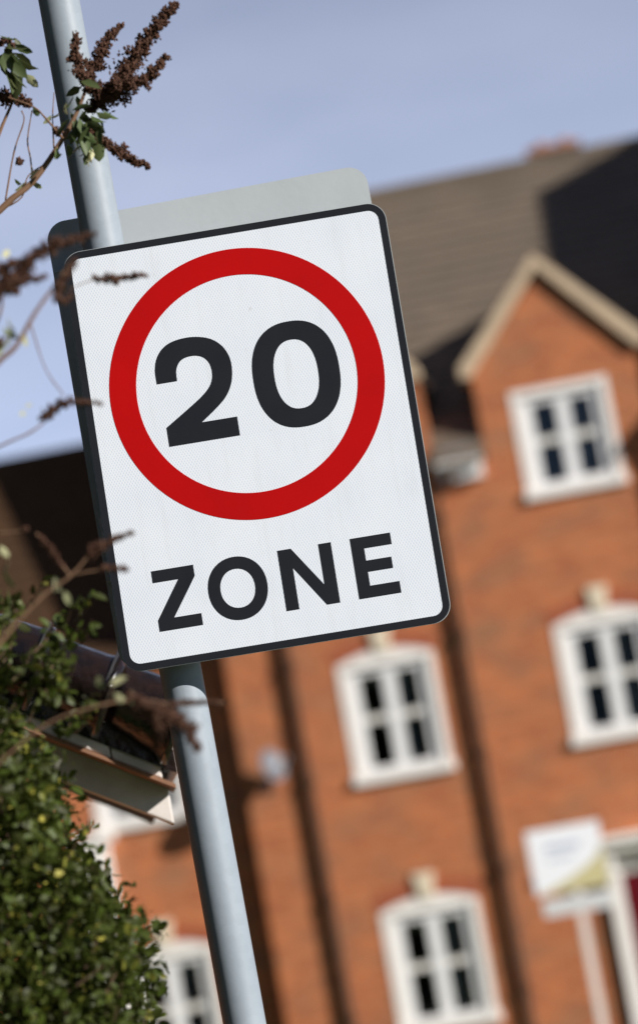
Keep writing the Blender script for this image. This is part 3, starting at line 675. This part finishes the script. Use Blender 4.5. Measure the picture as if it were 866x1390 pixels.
# ------------------------------------------------------------------ hedge
HY = 4.55
prof = [at(x, y, HY) for x, y in ((-40, 790), (-22, 830), (-16, 870), (-12, 910), (-2, 965), (18, 1020), (82, 1085), (125, 1155), (148, 1225), (180, 1285), (215, 1390))]
pz = [p.z for p in prof][::-1]; px_ = [p.x for p in prof][::-1]
pz = [GZ, 0.6]+pz; px_ = [-0.10, -0.12]+px_
topz = prof[0].z
hb = at(40, 1300, HY)
hg = empty('garden_hedge', (-0.9, 4.75, GZ), 0, 'dense small leaved green hedge at lower left in front of the outbuilding', 'hedge')
org = np.array([-0.9, 4.75, GZ])
def hedge_pts(n, zlo, zhi, xlo, shell=0.09):
    out_ = []
    while len(out_) < n:
        k = n*2
        z = rng.uniform(zlo, zhi, k); xm = np.interp(z, pz, px_)
        x = rng.uniform(xlo, 0.1, k); y = rng.uniform(4.27, 5.3, k)
        lump = 0.024*np.sin(z*23+1)+0.018*np.sin(z*47+y*30)+0.012*np.sin(z*97-y*61)
        dx_ = xm+lump+0.012-x - 0.5*np.clip(np.abs(y-4.6)-0.12, 0, 9)**1.3; dy_ = np.minimum(y-4.36-0.05*np.sin(x*31+z*17)-0.045*np.sin(z*43-x*20)-0.03*np.sin(x*83+z*71), 5.25-y)
        tz = topz+0.02 - z - 0.25*np.clip(x+0.62, 0, 1)
        d = np.minimum(np.minimum(dx_, dy_), tz)
        ok = (d > 0) & (d < shell) & (rng.random(k) < np.clip(0.15+d/0.03, 0, 1))
        out_ += list(np.stack([x, y, z], 1)[ok])
    return np.array(out_[:n])
hleaf = leaf_mat('hedge_leaf', (0.020, 0.040, 0.008), (0.072, 0.105, 0.015), (0.42, 0.38, 0.07))
def add_leaves(nm, P, smin, smax, m, parent, org, wid=0.55, tfn=None):
    n = len(P); D = rng.normal(size=(n, 3)); D[:, 1] -= 0.35; D[:, 2] += 0.3; D[:, 0] += 0.25
    cl = 0.5+0.5*np.sin(P[:, 0]*37+P[:, 2]*29)*np.sin(P[:, 2]*41-P[:, 1]*23)
    t_ = np.clip(rng.beta(2, 3.2, n)*0.85+0.2*cl-0.05+(rng.random(n) < 0.06)*0.4, 0, 1)
    return leaves_mesh(nm, P-org, D, rng.uniform(smin, smax, n), wid, m, parent, t_)
P1 = hedge_pts(36000, 1.35, topz+0.02, -0.85, 0.20)
P2 = hedge_pts(9000, GZ+0.02, 1.35, -1.6, 0.12)
P3 = hedge_pts(9000, GZ+0.02, topz+0.02, -1.6, 0.12); P3 = P3[P3[:, 0] < -0.80]
sizes1 = add_leaves('foliage', P1, 0.009, 0.026, hleaf, hg, org)
add_leaves('lower_foliage', np.concatenate([P2, P3]), 0.03, 0.05, hleaf, hg, org)
# sprigs standing out of the surface, and inner twigs
twig = mat('hedge_twig', (0.09, 0.055, 0.03), 0.8, var=(0.14, 0.085, 0.05), scale=20)
tw = MB(); SP = []
for k in range(150):
    z = rng.uniform(1.4, topz-0.02); xm = np.interp(z, pz, px_); x = xm-abs(rng.normal(0, 0.05)); y = rng.uniform(4.35, 4.65)
    a = Vector((x-0.05, y+0.05, z-0.04)); d = Vector((rng.uniform(0.1, 1), rng.uniform(-1, 0.1), rng.uniform(0.1, 1.0))).normalized()
    ln = rng.uniform(0.05, 0.10)
    pts = [a, a+d*ln*0.5+Vector((0, 0, 0.005)), a+d*ln+Vector((0, 0, 0.012*rng.normal()))]
    tw.tube([p-Vector(org) for p in pts], [0.0018, 0.0013, 0.0007], 5)
    for j in range(9): SP.append(a+(pts[2]-a)*(0.3+0.7*j/8))
for k in range(90):
    x = rng.uniform(-1.5, -0.25); y = rng.uniform(4.55, 5.05); h = rng.uniform(1.0, topz-0.2+0.2)
    xm = float(np.interp(h, pz, px_)); x1 = min(x, xm-0.1)
    tw.tube([Vector((x, y, GZ))-Vector(org), Vector(((x+x1)/2+0.03, y, h*0.5))-Vector(org), Vector((x1, y+rng.uniform(-.1, .1), h))-Vector(org)], [0.012, 0.008, 0.003], 6)
for k in range(40):                                              # loose shoots reaching over the roof edge
    x_ = rng.uniform(-10, 128); y_ = rng.uniform(790, 985)-x_*0.1
    a = at(x_-25, y_+40, HY+rng.uniform(-.1, .1)); b = at(x_, y_, HY+rng.uniform(-.15, .1)); m2 = (a+b)/2+Vector((0.004, 0, -0.004))
    tw.tube([p-Vector(org) for p in (a, m2, b)], [0.0014, 0.0011, 0.0006], 5)
    for j in range(8): SP.append(a.lerp(b, 0.25+0.8*j/8))
SP = np.array([tuple(p) for p in SP]); add_leaves('sprig_leaves', SP, 0.011, 0.026, hleaf, hg, org); tw.build('stem', twig, hg)

# ------------------------------------------------------------------ buddleia with dried flower heads
BX = Vector((-0.95, 4.5, GZ))
bu = empty('buddleia_bush', BX, 0, 'straggly butterfly bush with dried brown flower spikes reaching across the sign from the left', 'shrub')
bark = mat('buddleia_stem', (0.15, 0.080, 0.045), 0.8, var=(0.24, 0.135, 0.08), scale=14)
seedm = mat('dried_flower', (0.060, 0.024, 0.013), 0.85, var=(0.095, 0.037, 0.019), scale=160)
bleaf = leaf_mat('buddleia_leaf', (0.035, 0.075, 0.022), (0.10, 0.15, 0.055), (0.62, 0.60, 0.36))
YA, YB = 4.95, 4.0
def poly_px(pts, Y):
    """list of (x, y[, dY]) photo points -> world"""
    return [at(p[0], p[1], Y+(p[2] if len(p) > 2 else 0)) for p in pts]
def stem(pts, Y, r0, r1, name='stem'):
    q = spline(poly_px(pts, Y), 4); n = len(q); mb = MB()
    mb.tube([p-BX for p in q], [r0+(r1-r0)*i/(n-1) + 0.0004*random.random() for i in range(n)], 8); return mb.build(name, bark, bu, smooth=True)
OCT = [(1, 0, 0), (-1, 0, 0), (0, 1, 0), (0, -1, 0), (0, 0, 1), (0, 0, -1)]
OF = [(0, 2, 4), (2, 1, 4), (1, 3, 4), (3, 0, 4), (2, 0, 5), (1, 2, 5), (3, 1, 5), (0, 3, 5)]
def head(pts, Y, wpx, dens=1.0, name='flower_head'):
    """dried panicle: a core stem thick with small seed capsules; wpx = half width in photo pixels along it"""
    q = spline(poly_px(pts, Y), 8); n = len(q); mb = MB(); k = Y/FPX
    ww = np.interp(np.linspace(0, 1, n), np.linspace(0, 1, len(wpx)), wpx)*k
    mb.tube([p-BX for p in q], [max(0.0015, x*0.42) for x in ww], 7)
    L_ = sum((q[i+1]-q[i]).length for i in range(n-1))
    cnt = int(L_*np.mean(ww)*2/(0.0028**2)*2.6*dens)
    nclump = max(4, int(L_/0.0075)); cl = []
    for c in range(nclump*3):
        f_ = (c+0.5)/(nclump*3); i = f_*(n-1); i0 = min(int(i), n-2); p = q[i0].lerp(q[i0+1], i-i0); w_ = float(np.interp(f_, np.linspace(0, 1, n), ww))
        d = Vector(rng.normal(size=3)).normalized(); cl.append((p+d*w_*rng.uniform(0.35, 0.9), w_*rng.uniform(0.28, 0.5)))
    for c in range(cnt):
        if rng.random() < 0.75:
            p, r_ = cl[rng.integers(len(cl))]; p = p+Vector(rng.normal(size=3))*r_*0.55
        else:
            i = rng.uniform(0, n-1.01); i0 = int(i); p = q[i0].lerp(q[i0+1], i-i0)+Vector(rng.normal(size=3)).normalized()*ww[i0]*rng.uniform(0, 0.9)
        s_ = rng.uniform(0.0013, 0.0025)*Y/5; Mx = Matrix.Rotation(rng.uniform(0, 6.28), 3, Vector(rng.normal(size=3)).normalized())
        mb.add([(p-BX)+Mx @ Vector((v[0]*s_, v[1]*s_, v[2]*s_*2.0)) for v in OCT], OF)
    return mb.build(name, seedm, bu)
LP, LD, LS, LT = [], [], [], []
def leaf(px, py, dx, dy, ln, Y, tint):
    a = at(px, py, Y); b = at(px+dx, py+dy, Y+random.uniform(-.02, .02)); d = b-a
    LP.append(tuple(a-BX)); LD.append(tuple(d.normalized())); LS.append(ln*Y/FPX); LT.append(tint)
# group A, upper left
stem([(-260, 1500, -.2), (-230, 900, -.1), (-120, 420), (0, 286), (45, 247), (86, 188), (106, 150), (118, 118)], YA, 0.0085, 0.0022)
stem([(-120, 420), (-30, 250), (4, 170), (20, 130), (24, 95)], YA+0.03, 0.004, 0.0012)
stem([(8, 272), (20, 205), (33, 165), (30, 150)], YA+0.02, 0.0013, 0.0008)
stem([(45, 247), (42, 215), (38, 190), (44, 150)], YA+0.03, 0.0012, 0.0008)
stem([(74, 205), (72, 160), (74, 125), (68, 145)][:3], YA+0.04, 0.0011, 0.0006)
stem([(0, 286), (30, 268), (38, 240), (62, 222)], YA+.01, 0.0013, 0.0007)
stem([(86, 188), (62, 160), (46, 145), (12, 132)], YA-0.02, 0.0016, 0.001)
head([(118, 118), (150, 132), (170, 98), (196, 60), (220, 26), (240, 6)], YA, [8, 22, 21, 15, 12, 5])
head([(168, 118), (195, 108), (226, 78)], YA-0.03, [16, 15, 6])
head([(112, 110), (134, 82), (148, 52), (166, 33)], YA+0.02, [13, 13, 9, 4])
head([(112, 105), (104, 76), (103, 46)], YA-0.02, [14, 11, 6])
head([(122, 150), (150, 122)], YA+0.03, [10, 15])
head([(128, 180), (148, 198), (176, 214), (204, 227)], YA, [9, 12, 10, 4])
head([(-4, 128), (16, 134), (44, 142)], YA+0.02, [12, 12, 6])
head([(0, 60), (10, 55), (20, 62)], YA+0.02, [4, 7, 4])
head([(24, 221), (31, 219)], YA+0.02, [7, 6])
head([(74, 176), (84, 180)], YA-0.01, [7, 6])
for l in ((10, 78, 22, 40, 55, .25), (14, 75, 40, 22, 45, .3), (18, 85, 5, 55, 58, .2), (2, 62, 40, 6, 40, .2), (4, 72, 30, 30, 50, .35),
          (20, 60, 25, 12, 30, .4), (34, 100, 22, 22, 30, .8), (8, 92, 12, 35, 45, .3), (0, 48, 30, 8, 30, .35),
          (88, 142, 4, 14, 20, 1.), (90, 138, -3, 16, 18, .95), (122, 205, 3, 22, 24, 1.), (126, 202, -6, 22, 24, .95), (118, 215, 4, 14, 20, .9),
          (112, 150, 20, 24, 32, .35), (108, 160, 14, 34, 38, .45), (118, 165, 24, 14, 34, .3), (104, 175, 26, 18, 36, .5), (126, 180, 10, 34, 42, .4),
          (132, 186, 4, 36, 44, .3), (112, 185, 10, 30, 36, .5), (98, 150, 22, -6, 32, .45), (100, 130, -12, 22, 28, .4), (120, 140, 26, 10, 32, .3),
          (140, 150, 20, 12, 26, .5), (96, 182, 12, 20, 30, .55), (110, 118, -16, 10, 28, .3), (92, 196, 4, 16, 24, .6), (78, 200, -3, 20, 22, .5),
          (40, 243, 14, -10, 24, .9), (38, 246, -12, 10, 24, .8), (42, 240, 2, -14, 20, .9), (44, 250, 12, 4, 20, .7), (30, 250, -10, -6, 20, .6),
          (66, 160, 12, -4, 22, .7), (70, 156, -8, 10, 20, .75), (76, 215, 8, -6, 18, .6), (45, 145, 8, 12, 22, .4)):
    leaf(*l[:5], YA+random.uniform(-.03, .03), l[5])
for k in range(34):
    a_ = random.uniform(0.2, 2.6); x_ = random.gauss(116, 11); y_ = random.gauss(165, 24)
    leaf(x_, y_, math.cos(a_)*30, math.sin(a_)*30, random.uniform(16, 34), YA+random.uniform(-.04, .04), random.choice((0.15, 0.3, 0.45, 0.6, 0.3)))
for k in range(12):
    a_ = random.uniform(-0.2, 2.2); leaf(random.gauss(14, 8), random.gauss(72, 12), math.cos(a_)*30, math.sin(a_)*30, random.uniform(20, 38), YA+random.uniform(-.04, .04), random.choice((0.15, 0.3, 0.45)))
# group B, nearer and softer
stem([(-260, 900, 0), (-140, 640), (-10, 500), (22, 470), (48, 425), (76, 386)], YB, 0.005, 0.0018)
stem([(-140, 640), (-60, 520), (-6, 440), (4, 400), (6, 360)], YB+0.03, 0.003, 0.0012)
stem([(76, 386), (88, 370), (100, 352)], YB, 0.0022, 0.0016)
head([(-10, 398), (18, 378), (44, 350), (78, 332), (128, 318)], YB, [18, 20, 14, 10, 5])
head([(2, 396), (30, 384), (64, 374)], YB-0.02, [13, 9, 4])
head([(20, 352), (6, 372), (24, 398)], YB+0.03, [10, 14, 8])
head([(78, 402), (84, 382), (104, 352)], YB, [9, 8, 5])
head([(78, 405), (88, 408), (98, 400)], YB-.02, [9, 9, 5])
stem([(96, 392), (112, 385), (128, 379)], YB+0.25, 0.0006, 0.0006)
head([(126, 377), (150, 379), (176, 376), (201, 373)], YB+0.3, [4, 8, 7, 4])
stem([(42, 440), (62, 500), (88, 538)], YB+.2, 0.0008, 0.0006)
stem([(-160, 700), (-60, 640), (0, 606), (40, 588), (62, 572)], YB+0.15, 0.0022, 0.0009)
head([(62, 567), (72, 556), (96, 546), (140, 548)], YB+0.15, [8, 9, 7, 3])
head([(-6, 470), (4, 460)], YB, [8, 7])
stem([(0, 723), (20, 722), (36, 720)], YB+.1, 0.0008, 0.0008); head([(33, 720), (38, 719)], YB+.1, [6, 5])
stem([(-160, 1100), (-60, 950), (20, 850), (62, 806), (96, 782), (126, 748)], YB+0.1, 0.0028, 0.0013)
stem([(96, 782), (74, 752), (50, 724)], YB+0.1, 0.0015, 0.0012); head([(86, 768), (70, 748), (54, 728)], YB+0.1, [4, 6, 4])
head([(122, 752), (134, 742), (156, 732), (181, 722)], YB+0.1, [8, 9, 8, 3])
stem([(100, 780), (120, 776), (140, 773)], YB+0.12, 0.001, 0.0008); head([(136, 771), (156, 771), (176, 773)], YB+0.12, [5, 6, 3])
stem([(-120, 1150), (40, 1000), (120, 962), (190, 950), (240, 957), (306, 953)], YB+0.05, 0.0016, 0.0012)
head([(232, 956), (262, 953), (304, 955)], YB+.05, [6, 5, 4])
head([(176, 944), (205, 962), (232, 972), (254, 990), (268, 1016)], YB+0.02, [9, 16, 19, 14, 6])
head([(215, 975), (214, 1000), (212, 1018)], YB+0.05, [9, 8, 4])
for l in ((20, 372, -18, 10, 26, .8), (4, 350, 14, -16, 22, .95), (10, 430, 12, 24, 30, .85), (4, 445, 20, 14, 28, .7), (14, 455, -8, 20, 26, .9), (28, 450, 8, 18, 24, .9),
          (6, 460, -10, 22, 30, .75), (35, 560, -8, 4, 18, .9), (44, 548, -6, 4, 16, .95),
          (74, 782, 6, 16, 24, .95), (76, 785, -2, 18, 26, 1.), (88, 802, 6, 16, 22, .8), (14, 760, -8, 22, 30, .7), (6, 775, 14, 22, 30, .5), (0, 740, 10, 14, 24, .9),
          (150, 930, 16, -8, 26, .95), (156, 940, 8, 10, 24, .9), (180, 935, 6, 16, 26, 1.), (186, 948, -8, 8, 20, .95), (170, 946, -10, 6, 20, .9), (136, 918, -4, 12, 22, .85), (128, 928, 14, 4, 20, .6)):
    leaf(*l[:5], YB+random.uniform(0, .15), l[5])
leaves_mesh('foliage', np.array(LP), np.array(LD), np.array(LS), 0.42, bleaf, bu, np.array(LT))

# ------------------------------------------------------------------ dark trees added round the camera, out of view, to block sky light
tbark = mat('tree_bark', (0.06, 0.045, 0.03), 0.9, var=(0.10, 0.075, 0.05), scale=6, bump=0.6)
tleaf = leaf_mat('evergreen_leaf', (0.012, 0.025, 0.008), (0.03, 0.05, 0.015), (0.06, 0.08, 0.025))
def make_tree():
    t_ = empty('sky_blocker_tree', (0, 0, GZ), 0, 'tall dark evergreen tree added out of view to block sky light', 'tree', 'added evergreen trees blocking sky light')
    tk = MB(); tk.tube([(0, 0, -0.2), (0.1, 0, 3), (0, 0.1, 8), (0, 0, 12.5)], [0.32, 0.25, 0.15, 0.04], 12)
    for k in range(26):
        h = 1.8+k*0.4; a = k*2.4; ln = 3.6*(1-h/15)
        tk.tube([(0, 0, h), (math.cos(a)*ln*0.5, math.sin(a)*ln*0.5, h+0.5), (math.cos(a)*ln, math.sin(a)*ln, h+0.7)], [0.08, 0.05, 0.015], 6)
    tk.build('trunk', tbark, t_, smooth=True)
    n = 9000; h = rng.uniform(0.5, 13.5, n); rad = 4.2*np.clip(1-(h/14)**1.6, 0.02, 1)*(1+0.15*np.sin(h*2.1)); a = rng.uniform(0, 2*math.pi, n)
    rr2 = rad*(1+0.14*np.sin(a*5+h*1.3))*np.sqrt(rng.uniform(0.35, 1, n))
    P = np.stack([np.cos(a)*rr2, np.sin(a)*rr2, h], 1); D = P*np.array([1, 1, 0.0])+rng.normal(size=(n, 3))*1.5
    leaves_mesh('crown', P, D, rng.uniform(0.28, 0.55, n), 0.6, tleaf, t_, np.clip(rng.beta(2, 3, n), 0, 1)); return t_
t0 = make_tree()
for i, (x, y, a) in enumerate([(-8.5, 6, 0), (-9, -0.5, 1), (-7, -7, 2), (-1.5, -10, 3), (-12.5, 29.5, 4), (-10.5, 12, 5), (-15, -4, 0.5), (-14, 20, 1.5)]):
    o = t0 if i == 0 else t0.copy()
    if i:
        COL.objects.link(o)
        for chd in t0.children:
            c2 = chd.copy(); COL.objects.link(c2); c2.parent = o
    o.location = (x, y, GZ); o.rotation_euler = (0, 0, a)
